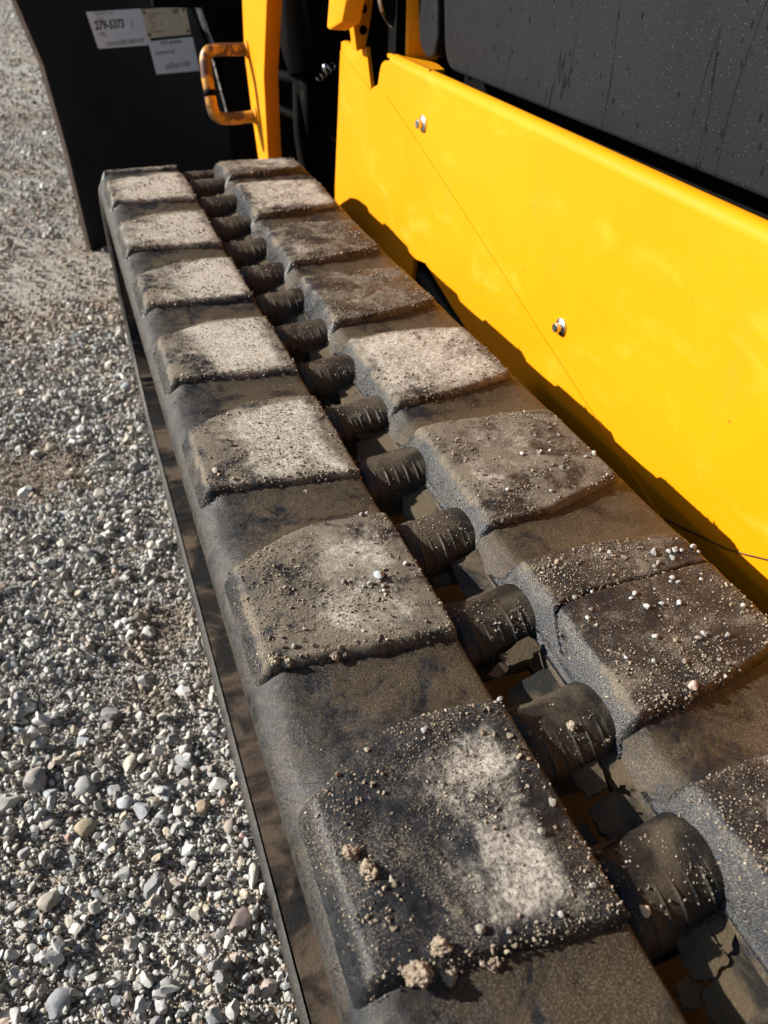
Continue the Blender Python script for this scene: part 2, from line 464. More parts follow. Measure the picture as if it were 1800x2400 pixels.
layers = [gravel_layer(58000, -.5, .04, .05, 1.4, .0026, .0058, .6, False),
          gravel_layer(19000, -.55, .06, .05, 1.9, .0050, .0120, .7, True, 2.2),
          gravel_layer(24000, -1.0, 1.0, 1.5, 4.2, .006, .016, .6, True, 1.8, .5),
          gravel_layer(16000, -2.2, 2.4, 4.0, 10.0, .012, .03, .4, False),
          gravel_layer(8000, -2.5, -.5, -.6, 4.0, .008, .022, .5),
          gravel_layer(3500, .1, .9, -.4, 1.6, .006, .016, .5)]
P = np.concatenate([l[0] for l in layers]); sz = np.concatenate([l[1] for l in layers])
tag(link('fine_gravel', scatter_mesh('fine_gravel', P, sz, browned(P, stone_cols(len(P))), sv1, sf1, STONE)), kind='stuff',
    label='loose grey crushed gravel covering the yard', cat='gravel')
l2 = [gravel_layer(3600, -.55, .06, .02, 1.9, .0095, .019, .85, True, 1.8), gravel_layer(2200, -1.2, .5, 1.6, 4.0, .014, .026, .6, True, 2.0)]
P = np.concatenate([l[0] for l in l2]); sz = np.concatenate([l[1] for l in l2])
tag(link('coarse_gravel', scatter_mesh('coarse_gravel', P, sz, browned(P, stone_cols(len(P))), sv2, sf2, STONE)), kind='stuff',
    label='coarser crushed stone mixed through the gravel', cat='gravel')

# the larger stones, each one its own
stone_meshes = []
for i in range(10):
    W = sv2[i % len(sv2)]
    stone_meshes.append(W)
CV, CF = ico(3)
def clod_shape(i):
    W = CV * (1 + .55 * fbm(CV[:, 0] + CV[:, 2] * 3.1, CV[:, 1] + i * 3.7, 1.6, 2, CV[:, 2] * 1.3)[:, None] + .40 * fbm(CV[:, 0] + CV[:, 2], CV[:, 1], 5.0, 3, CV[:, 2] * 4 + i)[:, None])
    return W
rockV = []
_rv, RF3 = ico(3)
for _i in range(14):
    _w = _rv.copy()
    for _c in range(9):
        _d = rng.normal(size=3); _d /= np.linalg.norm(_d); _t = rng.uniform(.5, .85)
        _q = _w @ _d; _w = _w - np.outer(np.maximum(_q - _t, 0), _d)
    rockV.append(_w * (1 + .10 * fbm(_rv[:, 0] + _i, _rv[:, 1], 2.2, 4, _rv[:, 2] * 2)[:, None]))
def single_stone(name, x, y, z, size, col, sc=(1, .75, .6), rz=None, var=None, mat=STONE, label='', cat='stone', group=None):
    cl = name == 'dirt_clod'
    if cl:
        parts_ = []
        for q in range(7):
            f_ = .78 if q == 0 else random.uniform(.28, .5)
            o_ = np.zeros(3) if q == 0 else np.array([math.cos(q * 1.05 + x * 900) * random.uniform(.55, .95), math.sin(q * 1.05 + x * 900) * random.uniform(.55, .95), random.uniform(-.45, .15)])
            parts_.append(clod_shape(random.randrange(50)) * f_ + o_)
        W = np.concatenate(parts_) * np.array(sc) * size * .85
        FFc = np.concatenate([CF + q * len(CV) for q in range(7)])
        me = np_mesh(name, W, FFc, [mat], False, cols=np.tile(np.array(col), (len(W), 1)))
        o = link(name, me, None, (x, y, z - size * .15)); o.rotation_euler = (random.uniform(-.3, .3), random.uniform(-.3, .3), rz if rz is not None else random.uniform(0, 6.28))
        return tag(o, label, cat, group)
    W = (clod_shape(random.randrange(50)) if cl else rockV[var if var is not None else random.randrange(len(rockV))]) * np.array(sc) * size * (.85 if cl else 1)
    me = np_mesh(name, W, CF if cl else RF3, [mat], False, cols=np.tile(np.array(col), (len(W), 1)))
    sharp(me, 24)
    o = link(name, me, None, (x, y, z)); o.rotation_euler = (random.uniform(-.3, .3), random.uniform(-.3, .3), rz if rz is not None else random.uniform(0, 6.28))
    return tag(o, label, cat, group)
special = [(-.0168, .3027, .0125, (.50, .47, .40), (1.5, .42, .45), 1.25, 'long pale cream stone lying beside the lower track edge'),
           (-.1145, .3253, .013, (.20, .20, .20), (1.35, .8, .7), .95, 'dark grey banded stone standing out of the gravel near the bottom left'),
           (-.1042, .3170, .010, (.27, .235, .20), (1.2, .7, .8), 1.3, 'brown-grey stone leaning against the dark banded stone'),
           (-.1777, .4127, .012, (.33, .27, .18), (1.1, .9, .8), .4, 'tan angular stone with a dark shaded side among the gravel'),
           (-.0618, .4581, .014, (.27, .275, .27), (1.1, .95, .5), .2, 'flat round grey stone in the gravel level with the second lug'),
           (-.1381, .2364, .013, (.28, .245, .21), (1, .9, .6), .1, 'brownish round stone at the bottom of the gravel'),
           (-.2107, .2490, .014, (.24, .25, .26), (1.2, .9, .6), .8, 'bluish grey stone at the lower left corner of the gravel'),
           (-.0403, .2567, .013, (.22, .17, .15), (1.2, .85, .6), 1.0, 'reddish brown stone beside the track near the frame bottom'),
           (-.1210, .2226, .011, (.34, .335, .32), (1.1, .9, .6), .7, 'light grey wedge shaped stone at the bottom edge of the gravel'),
           (-.1730, .4649, .014, (.28, .275, .265), (1.1, .9, .65), .5, 'grey stone with a flat top left of the flat round stone'),
           (-.2266, .4915, .017, (.30, .265, .235), (1.1, .85, .8), 1.2, 'largest brown-grey stone at the left edge of the gravel'),
           (-.2573, .4730, .014, (.46, .44, .39), (1, .85, .8), .3, 'pale stone cut by the left edge of the picture'),
           (-.1225, .4760, .011, (.40, .37, .30), (1.2, .8, .7), .9, 'small cream stone with a squared end in the gravel'),
           (-.0543, .3929, .011, (.33, .25, .17), (1, .9, .8), .9, 'tan lumpy stone between the track and the flat round stone'),
           (-.2182, .3441, .012, (.31, .27, .22), (1, .9, .7), .6, 'buff rounded stone near the lower left of the gravel')]
for x, y, s, c, sc, rz, lb in special:
    single_stone('stone', x, y, float(ground_z(np.array([x]), np.array([y]))[0]) + s * .45, s, c, sc, rz, label=lb)
nb = 0
while nb < 110:
    y = random.uniform(.1, 1.7); x = random.uniform(-.42, -.02 if y < 1.2 else .0)
    if any((x - a[0]) ** 2 + (y - a[1]) ** 2 < .03 ** 2 for a in special): continue
    s = random.choice((.009, .010, .011, .012, .014))
    c = stone_cols(1)[0]
    single_stone('stone', x, y, float(ground_z(np.array([x]), np.array([y]))[0]) + s * .45, s, c, (1.1, .85, .7),
                 label='larger angular grey or brown stone lying in the gravel beside the track', group='larger stones in the gravel')
    nb += 1

# ------------------------------------------------------------------ the machine
loader = tag(empty('track_loader', (.15, .5, GZ)), 'yellow and black compact track loader with a muddy rubber track beside gravel', 'loader')
LO = Vector(loader.location)
def part(name, me, parent=None, pos=(0, 0, 0), label=None):
    """pos is given in world space; the parents are never rotated"""
    base = Vector((0, 0, 0)); p = parent or loader
    q = p
    while q is not None: base = base + Vector(q.location); q = q.parent
    o = link(name, me, p, Vector(pos) - base)
    if label: o['label'] = label
    return o

# track path: neutral surface z = 0 through the lug tops
RF, RR = .2350, .2300
_KN = [(-.62, 0.0), (.84, 0.0), (.90, -.045), (1.08, -.045), (1.15, 0.0), (1.175, 0.0), (1.175 + math.pi * RF, math.pi)]
S_C = _KN[-1][0]; yR = -.62
_ds = .0005
_s = np.arange(-.62, S_C + _ds, _ds)
_th = np.interp(_s, [q[0] for q in _KN], [q[1] for q in _KN])
_y = -.62 + np.concatenate([[0], np.cumsum(np.cos(_th[:-1])) * _ds]); _z = np.concatenate([[0], -np.cumsum(np.sin(_th[:-1])) * _ds])
yC, zC = float(_y[-1]), float(_z[-1]); zTop = float(_z.max())
RR = -zC / 2; S_D = S_C + yC - yR; S_E = S_D + math.pi * RR
def frame(s):
    """returns y, z and heading (0 = top run, pi = lower run)"""
    s = np.asarray(s, dtype=float)
    y = np.interp(s, _s, _y); z = np.interp(s, _s, _z); a = np.interp(s, _s, _th)
    m = (s > S_C) & (s <= S_D); y = np.where(m, yC - (s - S_C), y); z = np.where(m, zC, z); a = np.where(m, math.pi, a)
    m = s > S_D; t = (s - S_D) / RR
    y = np.where(m, yR - RR * np.sin(t), y); z = np.where(m, zC + RR * (1 - np.cos(t)), z); a = np.where(m, math.pi + t, a)
    return y, z, a
def place(x, s, h):
    y, z, a = frame(s)
    return np.stack([x, y + h * np.sin(a), z + h * np.cos(a)], -1)

PIT = .1742; BP = PIT / 2
XW0, XW1 = .1185, .1690            # drive window, left and right
GD = .0100                        # groove depth
HOLE_OFF = .018 + BP / 2          # holes sit half-way between the bars
track = part('rubber_track', None, None, (.15, .5, -.23))
track['label'] = 'worn rubber crawler track caked with pale dust, brown mud and crumbs'

def edge_w(d, w): return sst(d, 0, w)
def edge_r(d, w):
    t = np.clip(d / w, 0, 1); return np.sqrt(np.clip(1 - (1 - t) ** 2, 0, 1)) * .55 + sst(d, 0, w) * .45
def left_lug_s(x, s0):            # near and far edge of a left lug at x
    t = np.clip(x / .1175, 0, 1)
    near = s0 + .013 * (1 - t) + .001
    far = s0 + .125 - np.clip((.06 - x) / .06, 0, 1) ** 1.2 * .017 + .009 * np.sin(math.pi * np.clip((x - .01) / .118, 0, 1))
    return near, far
def right_lug_s(x, s0):
    t = np.clip((x - .185) / .12, 0, 1)
    near = s0 + .0855 + .020 * np.clip((t - .25) / .75, 0, 1) ** 1.3
    far = s0 + .0855 + .138 - .010 * t + .004 * np.sin(math.pi * t)
    return near, far
def lug_h(side, x, s, s0, jit):
    """1 on the crown, 0 at the groove floor; walls of their own slope on each side"""
    if side < 0:
        near, far = left_lug_s(x, s0 + jit)
        a = edge_r(s - near + .0045, .0090); b = edge_r(far - s + .0045, .012)
        c = edge_r(x + .0062, .0115); d = edge_w(.1195 - x, .0030)
    else:
        near, far = right_lug_s(x, s0 + jit)
        a = edge_r(s - near + .0045, .0095); b = edge_r(far - s + .0045, .012)
        c = edge_r(x - .1710, .0150); d = edge_r(.3150 - x, .014)
    return a * b * c * d

# carcass of the track: one sheet with drive windows
xs = np.concatenate([[-.004, -.0085, -.0102, -.0104, -.0095, -.0078, -.0055, -.003, 0], np.arange(.003, .1185, .003), [.1185, .1225], np.arange(.126, .166, .004), [.166, .169], np.arange(.1715, .312, .003), [.3135, .3160, .3175, .3185, .3185, .3165, .312]])
hh = np.interp(xs, [0, .004, .012, .05, .1185, .1225, .166, .169, .176, .186, .20, .30, .3135], [-.0135, -.0118, -.0104, -.0106, -.0120, -.0200, -.026, -.0250, -.0185, -.0118, -.0108, -.0118, -.0132])
hh[:9] = [-.047, -.043, -.038, -.032, -.026, -.0220, -.0188, -.0160, -.0135]
hh[-6:] = [-.0155, -.0180, -.022, -.036, -.043, -.047]
ss = np.concatenate([np.arange(-.62, -.24, .0087), np.arange(-.24, 1.36, .003), np.arange(1.36, S_E + .004, .0087)])
XX, SS = np.meshgrid(xs, ss, indexing='ij'); HH = np.repeat(hh[:, None], len(ss), 1)
flat = (XX > .004) & (XX < .30)
HH = HH + (XX < .002) * .0011 * fbm(SS, HH * 6, 40, 4, 8.0)
HH = HH + flat * (.0008 * fbm(XX, SS, 30, 4) + .00035 * fbm(XX, SS, 180, 3, 4.0))
# sag of the groove floor between lugs, and fillets rising to the lug walls
for k in range(-5, 30):
    for side in (-1, 1):
        near, far = (left_lug_s if side < 0 else right_lug_s)(XX, k * PIT)
        inside = ((XX < XW0) & (XX > -.002)) if side < 0 else ((XX > .172) & (XX < .315))
        dist = np.maximum(near - SS, SS - far)
        HH = HH + inside * .0040 * np.exp(-np.clip(dist, 0, 1) / .009) * (dist > -.01) * np.clip(np.minimum(XX / .01, (.318 - XX) / .02), 0, 1)
V = place(XX, SS, HH)
F = grid_faces(len(xs), len(ss))
fx = (XX[:-1, :-1] + XX[1:, 1:]) / 2; fs = (SS[:-1, :-1] + SS[1:, 1:]) / 2
ph = (fs - HOLE_OFF + BP / 2) % BP - BP / 2
hole = ((fx > XW0) & (fx < XW1) & (np.abs(ph) < .0195)).ravel()
hattr = (1.0 + np.where(XX < .13, 1 - sst(XX, .002, .05), 0) * .75 + .9 * ((XX < .001) | (XX > .3165))).ravel()
core = np.zeros(XX.size)
cme = np_mesh('carcass', (V.reshape(-1, 3) - np.array([.15, .5, -.23])), F[~hole][:, ::-1], [RUB], True, attrs={'h': hattr, 'core': core})
bm = bmesh.new(); bm.from_mesh(cme)
be = [e for e in bm.edges if e.is_boundary and abs((e.verts[0].co.x + e.verts[1].co.x) / 2 + .15 - (XW0 + XW1) / 2) < .03]
r = bmesh.ops.extrude_edge_only(bm, edges=be)
for v in r['geom']:
    if isinstance(v, bmesh.types.BMVert):
        w = v.co + Vector((.15, .5, -.23)); c0 = Vector((w.x, min(max(w.y, yR), yC), -.23))
        n = (w - c0); 
        if abs(w.y - c0.y) < 1e-6: n = Vector((0, 0, 1 if w.z > -.23 else -1))
        v.co -= n.normalized() * .024
bm.to_mesh(cme); bm.free()
car = part('carcass', cme, track, (.15, .5, -.23)); car['pale'] = .05; car['mud'] = .95

# inner face with a cross rib at every link, seen down the outside of the lower run
def sheet(name, x0, x1, nx, h0, rib, s_step, mat, par):
    x = np.linspace(x0, x1, nx); s = np.arange(-.62, S_E, s_step)
    A, B = np.meshgrid(x, s, indexing='ij')
    q = (B % BP) / BP; Hh = np.full(A.shape, h0) - rib * np.exp(-((q - .5) / .06) ** 2) - rib * .7 * np.exp(-((q - .68) / .04) ** 2)
    fc = grid_faces(len(x), len(s))
    cx = (A[:-1, :-1] + A[1:, 1:]) / 2; cs = (B[:-1, :-1] + B[1:, 1:]) / 2
    p2 = (cs - HOLE_OFF + BP / 2) % BP - BP / 2
    hl = ((cx > XW0 + .001) & (cx < XW1 - .001) & (np.abs(p2) < .0195)).ravel()
    return part(name, np_mesh(name, place(A, B, Hh).reshape(-1, 3) - np.array([.15, .5, -.23]), fc[~hl], [mat], True), par, (.15, .5, -.23))
sheet('inner_face', -.002, .310, 60, -.0475, .004, .0045, INNER, track)

# tread lugs
PALE_L = {0: (.46, .22), 1: (.52, .88), 2: (.84, .85), 3: (.92, .85), 4: (.98, .85), 5: (1.05, .8), 6: (1.1, .8), 7: (.9, .6)}
PALE_R = {-1: (.18, .40), 0: (.12, .45), 1: (.32, .90), 2: (.80, .85), 3: (.20, .55), 4: (.30, .60), 5: (.80, .8), 6: (.55, .6), 7: (.3, .6)}
CRACK = np.array([(.183, .1724), (.1915, .1746), (.2075, .1768), (.2266, .1767), (.2462, .1767), (.2636, .1761), (.2846, .1766), (.3078, .175), (.318, .1745)])
CRACK2 = np.array([(.1755, .148), (.1785, .160), (.183, .1724)])
def poly_dist(x, y, poly):
    d = np.full(x.shape, 9.0)
    for a, b in zip(poly[:-1], poly[1:]):
        ab = b - a; t = np.clip(((x - a[0]) * ab[0] + (y - a[1]) * ab[1]) / (ab @ ab), 0, 1)
        d = np.minimum(d, np.hypot(x - a[0] - t * ab[0], y - a[1] - t * ab[1]))
    return d
LUG_BASE = -.0225
def lug_top(side, x, s, k):
    s0 = k * PIT; seed = k * 5.3 + (40 if side > 0 else 0)
    H = lug_h(side, x, s, s0, 0.0)
    wob = .0013 * fbm(x, s, 22, 3, seed) + .0005 * fbm(x, s, 110, 4, seed + 2) + .00028 * fbm(x, s, 420, 3, seed + 4)
    z = -(1 - H) * (-LUG_BASE) + wob * np.clip(H * 1.5, 0, 1)
    if side < 0: nr_, fr_ = left_lug_s(x, s0); xa, xb = -.004, .119
    else: nr_, fr_ = right_lug_s(x, s0); xa, xb = .178, .313
    dd = np.minimum(np.minimum(s - nr_, fr_ - s), np.minimum(x - xa, xb - x))
    z = z - .0026 * (1 - sst(dd, -.002, .022)) * np.clip(H * 2, 0, 1) * (.6 + .8 * fbm(x, s, 16, 2, seed + 9))
    return z, H
def make_lug(side, k):
    s0 = k * PIT
    vis = -.2 < s0 < 1.3
    fine = vis and s0 < .45
    st = .0012 if (side > 0 and k == 0) else (.0015 if fine else (.0022 if vis else .009))
    if side < 0: x0, x1, a, b = -.0052, .1198, s0 - .006, s0 + .133
    else: x0, x1, a, b = .1685, .3160, s0 + .0855 - .006, s0 + .0855 + .147
    x = np.linspace(x0, x1, int((x1 - x0) / st) + 2); s = np.linspace(a, b, int((b - a) / st) + 2)
    A, B = np.meshgrid(x, s, indexing='ij')
    # ragged edges: worn rubber
    ja = .0030 * fbm(A, B, 30, 4, k * 2.7 + side)
    z, H = lug_top(side, A, B + ja, k)
    if side > 0 and k == 0:
        d = poly_dist(A + .0008 * fbm(A, B, 120, 3), B + .0009 * fbm(A, B, 60, 3), CRACK); z = z - .0075 * np.exp(-(d / .00085) ** 2) * (A > .18)
        d = poly_dist(A, B, CRACK2); z = z - .004 * np.exp(-(d / .0008) ** 2)
        z = z + .0012 * sst(.1765 - B, -.001, .001) * np.exp(-np.clip(.1765 - B, 0, 1) / .012) * (A > .18)
    if side < 0 and k == 0:
        d = poly_dist(A, B, np.array([(.079, .112), (.0865, .098)])); z = z - .002 * np.exp(-(d / .0007) ** 2)
    # small slanted mould scores on the outer shoulder
    if side < 0 and fine:
        z = z - .0006 * np.exp(-(((B + A * 1.2) % .011 - .0055) / .0006) ** 2) * ((A < .004))
    xc = (x0 + x1) / 2; sc = (a + b) / 2
    cx = np.clip(1 - np.abs(A - xc) / ((x1 - x0) * .5), 0, 1); cs = np.clip(1 - np.abs(B - sc) / ((b - a) * .5), 0, 1)
    core = sst(np.minimum(cx, cs), .05, .45)
    if side < 0: core = core * (.35 + .65 * sst(A, .01, .07)) + .18 * sst(A, .05, .10) * (cs > .1)
    o3 = place(np.array([xc]), np.array([sc]), np.array([-.01]))[0]
    Vv = place(A, B, z).reshape(-1, 3) - o3
    nu, nv = A.shape; Fq = grid_faces(nu, nv)[:, ::-1]
    # closing floor so the lug is a solid block
    bi = np.concatenate([np.arange(nv), (np.arange(1, nu)) * nv + nv - 1, (nu - 1) * nv + np.arange(nv - 2, -1, -1), np.arange(nu - 2, 0, -1) * nv])
    me = np_mesh('tread_lug', Vv, Fq, [RUB], True, attrs={'h': (1 - H).ravel(), 'core': core.ravel()})
    o = part('tread_lug', me, track, o3)
    pm = (PALE_L if side < 0 else PALE_R).get(k, (.3, .6))
    o['pale'] = pm[0]; o['mud'] = pm[1]
    return o
NL = int((S_E + .62) / PIT)
for k in range(-4, NL - 4):
    make_lug(-1, k); 
    make_lug(1, k)

# link bars between the drive windows
def make_bar(i):
    c = .018 + BP * i; vis = -.2 < c < 1.3
    nx, ns = (130 if c < .5 else 60, 34) if vis else (8, 8)
    x = np.linspace(XW0 - .002, XW1 + .009, nx); t = np.linspace(-1, 1, ns)
    A, T = np.meshgrid(x, t, indexing='ij')
    tilt = .004 * (A - .145) / .03
    hw = .0245
    sx = np.clip((A - XW0) / .012, 0, 1); dome = .55 + .45 * np.sqrt(np.clip(1 - (1 - sx) ** 2, 0, 1))
    ang = T * math.pi * .5
    Sg = c + np.sin(ang) * hw + tilt
    Hg = -.031 + np.cos(ang) ** .62 * (.0200 * dome)
    # raised mould ribs running over the barrel
    rb = ((A - XW0 + .0004) % .0086 - .0043) / .00055
    ribm = np.exp(-rb ** 2) * (A > XW0 + .006) * (A < XW1 - .001) * sst(-T, -.02 + .0 * A, .4) * (.7 + .5 * vnoise(A * 120, Sg * 60, i * 1.3))
    Hg = Hg - .0005 * sst(-T, 0, .4) * (A > XW0 + .006) * (A < XW1)
    Hg = Hg + .0012 * ribm * np.cos(ang * .9); Sg = Sg - .0014 * ribm
    Hg = Hg + .0005 * fbm(A, Sg, 90, 3, i * 1.7) + .0006 * fbm(A, Sg, 30, 2, i * 2.7)
    o3 = place(np.array([.144]), np.array([c]), np.array([-.02]))[0]
    me = np_mesh('link_bar', place(A, Sg, Hg).reshape(-1, 3) - o3, grid_faces(nx, ns)[:, ::-1], [BARM], True)
    return part('link_bar', me, track, o3)
for i in range(-7, int((S_E + .62) / BP) - 7): make_bar(i)

rnd = random.Random(3)
# torn rubber flaps and lips hanging in the windows
def flap(i, pts, h, tilt=(0, 0), th=.003):
    c = HOLE_OFF + BP * i
    P3 = []; jag = []
    for (p0, p1) in zip(pts, pts[1:] + pts[:1]):
        for q in range(5):
            t = q / 5; w = 0 if q == 0 else 1
            jag.append((p0[0] + (p1[0] - p0[0]) * t + w * rnd.uniform(-.0009, .0009), p0[1] + (p1[1] - p0[1]) * t + w * rnd.uniform(-.0009, .0009)))
    for (x, ds) in jag:
        p = place(np.array([x]), np.array([c + ds]), np.array([h + tilt[0] * (x - .15) + tilt[1] * ds]))[0]; P3.append(Vector(p))
    o3 = sum(P3, Vector()) / len(P3)
    bm = prism([p - o3 for p in P3], (0, 0, -th), 0)
    bmesh.ops.triangulate(bm, faces=bm.faces)
    part('torn_rubber_flap', sharp(bm_mesh('torn_rubber_flap', bm, [FLAP])), track, o3)
for i in range(-2, 13):
    j = lambda a: a + rnd.uniform(-.002, .002)
    if i == -1:
        flap(i, [(.1420, .021), (.158, .022), (.160, .004), (.151, .001), (.140, .003)], -.030, (.10, .2))
        flap(i, [(.131, .004), (.139, .006), (.143, .000), (.137, -.006), (.129, -.004)], -.034, (-.2, .3))
        flap(i, [(.142, -.001), (.161, .003), (.171, .018), (.172, -.022), (.143, -.022), (.138, -.010)], -.031, (.1, .05))
        flap(i, [(.158, .023), (.172, .024), (.170, .012), (.161, .006)], -.029, (.1, .1))
    elif i == 0:
        flap(i, [(.141, .020), (.157, .021), (.156, .007), (.143, .006)], -.029, (.15, .35))
        flap(i, [(.143, .003), (.160, .006), (.170, -.004), (.171, -.022), (.150, -.021), (.142, -.010)], -.032, (.15, .1))
        flap(i, [(.124, -.003), (.140, .000), (.142, -.019), (.124, -.020)], -.040, (-.1, .1))
        flap(i, [(.160, .022), (.172, .024), (.171, -.002), (.162, .008)], -.029, (.2, .1))
    elif i == 1:
        flap(i, [(.141, .016), (.163, .020), (.168, .012), (.158, .008), (.144, .009)], -.0265, (.1, .5))
        flap(i, [(.127, .006), (.142, .013), (.144, .008), (.134, .003)], -.028, (-.2, .3))
        flap(i, [(.140, -.002), (.160, .002), (.172, .004), (.172, -.022), (.142, -.022), (.136, -.010)], -.030, (.1, .05))
    elif i == 2:
        flap(i, [(.150, .018), (.172, .022), (.172, -.021), (.154, -.021), (.149, -.004)], -.029, (.2, .2))
        flap(i, [(.136, .020), (.148, .020), (.147, .010), (.138, .012)], -.034, (.1, .1))
    else:
        w = rnd.uniform(.138, .152)
        flap(i, [(j(w), .021), (.172, .022), (.172, -.021), (j(w + .004), -.021), (j(w - .004), 0)], -.0305, (.2, .1))

# undercarriage inside the track loop
part('track_frame', sharp(bm_mesh('track_frame', box((0, 0, 0), (.17, 1.5, .14), .012), [YDIRTYDARK])), None, (.165, .38, -.22))
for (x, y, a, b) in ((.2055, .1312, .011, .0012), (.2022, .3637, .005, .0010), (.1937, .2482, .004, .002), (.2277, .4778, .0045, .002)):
    part('sunlit_paint_fleck', bm_mesh('sunlit_paint_fleck', prism([(x - a, y - b, 0), (x - a * .2, y - b * .4, 0), (x + a, y - b * 1.2, 0), (x + a * .8, y + b, 0), (x + .1 * a, y + b * 1.6, 0), (x - a * .6, y + b * .4, 0)], (0, 0, .0008)), [YEL]), None, (0, 0, -.1495))  # yellow plates stand in for sunlit flecks on the dark frame
for y in (-.35, -.05, .25, .55, .85):
    rl = part('roller', sharp(bm_mesh('roller', tube([(-.10, 0, 0), (-.09, 0, 0), (-.089, 0, 0), (.089, 0, 0), (.09, 0, 0), (.10, 0, 0)], [.052, .058, .045, .045, .058, .052], 28), [DARK])), None, (.15, y, GZ + .111))
idl = part('front_idler', sharp(bm_mesh('front_idler', tube([(-.09, 0, 0), (-.085, 0, 0), (.085, 0, 0), (.09, 0, 0)], [.165, .174, .174, .165], 48), [DARK])), None, (.145, yC, zTop - RF))
part('hub', sharp(bm_mesh('hub', tube([(-.02, 0, 0), (.02, 0, 0)], [.05, .045], 24), [YDIRTYDARK])), idl, (.045, yC, zTop - RF))
spk = part('drive_sprocket', sharp(bm_mesh('drive_sprocket', tube([(-.07, 0, 0), (-.065, 0, 0), (.065, 0, 0), (.07, 0, 0)], [.15, .16, .16, .15], 40), [DARK])), None, (.145, yR, zC / 2))

# ---- yellow side panel
XP = .398
def arc2(p0, p1, p2, n=6):
    out = []
    for i in range(n + 1):
        t = i / n; a = (1 - t) ** 2; b = 2 * t * (1 - t); c = t * t
        out.append((a * p0[0] + b * p1[0] + c * p2[0], a * p0[1] + b * p1[1] + c * p2[1]))
    return out
ZT = .1675
main_out = [(1.0935, .1227), (1.0882, .1269), (1.0660, .1345)] + arc2((1.0600, .150), (1.0545, ZT + .003), (1.0230, ZT + .0025), 7) + [(.896, ZT - .0015), (-1.0, ZT - .0245), (-1.0, -.30),
            (.30, -.30), (.60, -.30), (.62, -.19), (.6693, -.1050), (.6944, -.0980), (.7737, -.0790), (.8615, -.0540), (.9029, -.0620), (.935, -.30), (1.28, -.30), (1.2743, -.0638), (1.2517, .0594), (1.2321, .1678), (1.2150, .1715), (1.1865, .1699), (1.1783, .2060), (1.1549, .1650), (1.1174, .1752), (1.1056, .1497)]
bm = bmesh.new()
vs = [bm.verts.new((0, y - .5, z)) for y, z in main_out]
tri_outline(bm, vs, main_out)
bmesh.ops.recalc_face_normals(bm, faces=bm.faces)
r = bmesh.ops.extrude_face_region(bm, geom=list(bm.faces))
for v in r['geom']:
    if isinstance(v, bmesh.types.BMVert): v.co.x += .006
panel = part('side_panel', bm_mesh('side_panel', bm, [YEL]), None, (XP, .5, 0))
# rolled top flange of the panel
bm = bmesh.new(); prof = [(0.0, 0.0)] + [(.011 - .011 * math.cos(a), .011 * math.sin(a)) for a in np.linspace(.1, math.pi / 2, 9)] + [(.0135, .0112), (.0135, .0080)]
ys = [-1.0, -.4, .2, .55, .9, 1.0, 1.0245]
rows = []
for y in ys:
    rows.append([bm.verts.new((px, y - .5, (ZT - .0085 * (1.02 - y) / .7 if y < 1.02 else ZT + .001) + pz * (1 if y < 1.02 else .9) - .0005)) for px, pz in prof])
for a, b in zip(rows[:-1], rows[1:]):
    for i in range(len(prof) - 1): bm.faces.new((a[i], b[i], b[i + 1], a[i + 1]))
part('top_flange', bm_mesh('top_flange', bm, [YEL], True), panel, (XP, .5, 0))
part('flange_end', sharp(bm_mesh('flange_end', prism([(XP + .005, .90, ZT + .004), (XP + .005, 1.045, ZT + .004), (XP + .060, 1.03, ZT - .004), (XP + .048, .965, ZT + .000), (XP + .030, .905, ZT + .003)], (0, 0, .006), .001, 1), [YEL])), panel, (0, 0, 0))
# lapped lower sheet: raised by its own thickness, its upper edge is the slanting seam
crease = [(1.1868, .1391), (1.0221, .1260), (.7227, .0340), (.5415, -.0242), (.3655, -.0791), (.2515, -.1142), (-.6, -.35)]
lap = [(1.235, .150)] + [(1.1868, .1340)] + [(1.105, .1190)] + [(1.0900, .1165), (1.0700, .1255), (1.035, .1250), (.9800, .1130)] + crease[2:] + [(.60, -.35)]
lap = [(1.2340, .1560), (1.1827, .1432), (1.1048, .1265), (1.0935, .1215), (1.0800, .1240), (1.034, .1277), (.9309, .0986), (.7227, .0340), (.5415, -.0242), (.3655, -.0791), (.2515, -.1142), (0, -.19), (.0, -.299), (.599, -.299),
       (.618, -.19), (.6680, -.1055), (.6944, -.0985), (.7737, -.0795), (.8615, -.0545), (.9040, -.0625), (.936, -.299), (1.279, -.299), (1.2733, -.0638), (1.2507, .0594)]
bm = bmesh.new(); vs = [bm.verts.new((0, y - .5, z)) for y, z in lap]; tri_outline(bm, vs, lap); bmesh.ops.recalc_face_normals(bm, faces=bm.faces); r = bmesh.ops.extrude_face_region(bm, geom=list(bm.faces))
for v in r['geom']:
    if isinstance(v, bmesh.types.BMVert): v.co.x += .0016
part('lower_sheet', bm_mesh('lower_sheet', bm, [YEL]), panel, (XP - .0012, .5, 0))
HEMP = [(0.308, -0.0926), (0.2867, -0.0859), (0.2572, -0.0762), (0.2387, -0.0704), (0.2203, -0.0614), (0.2, -0.0498), (0.1665, -0.0308)]
HEM = [(XP - .0008, y, z) for y, z in HEMP]
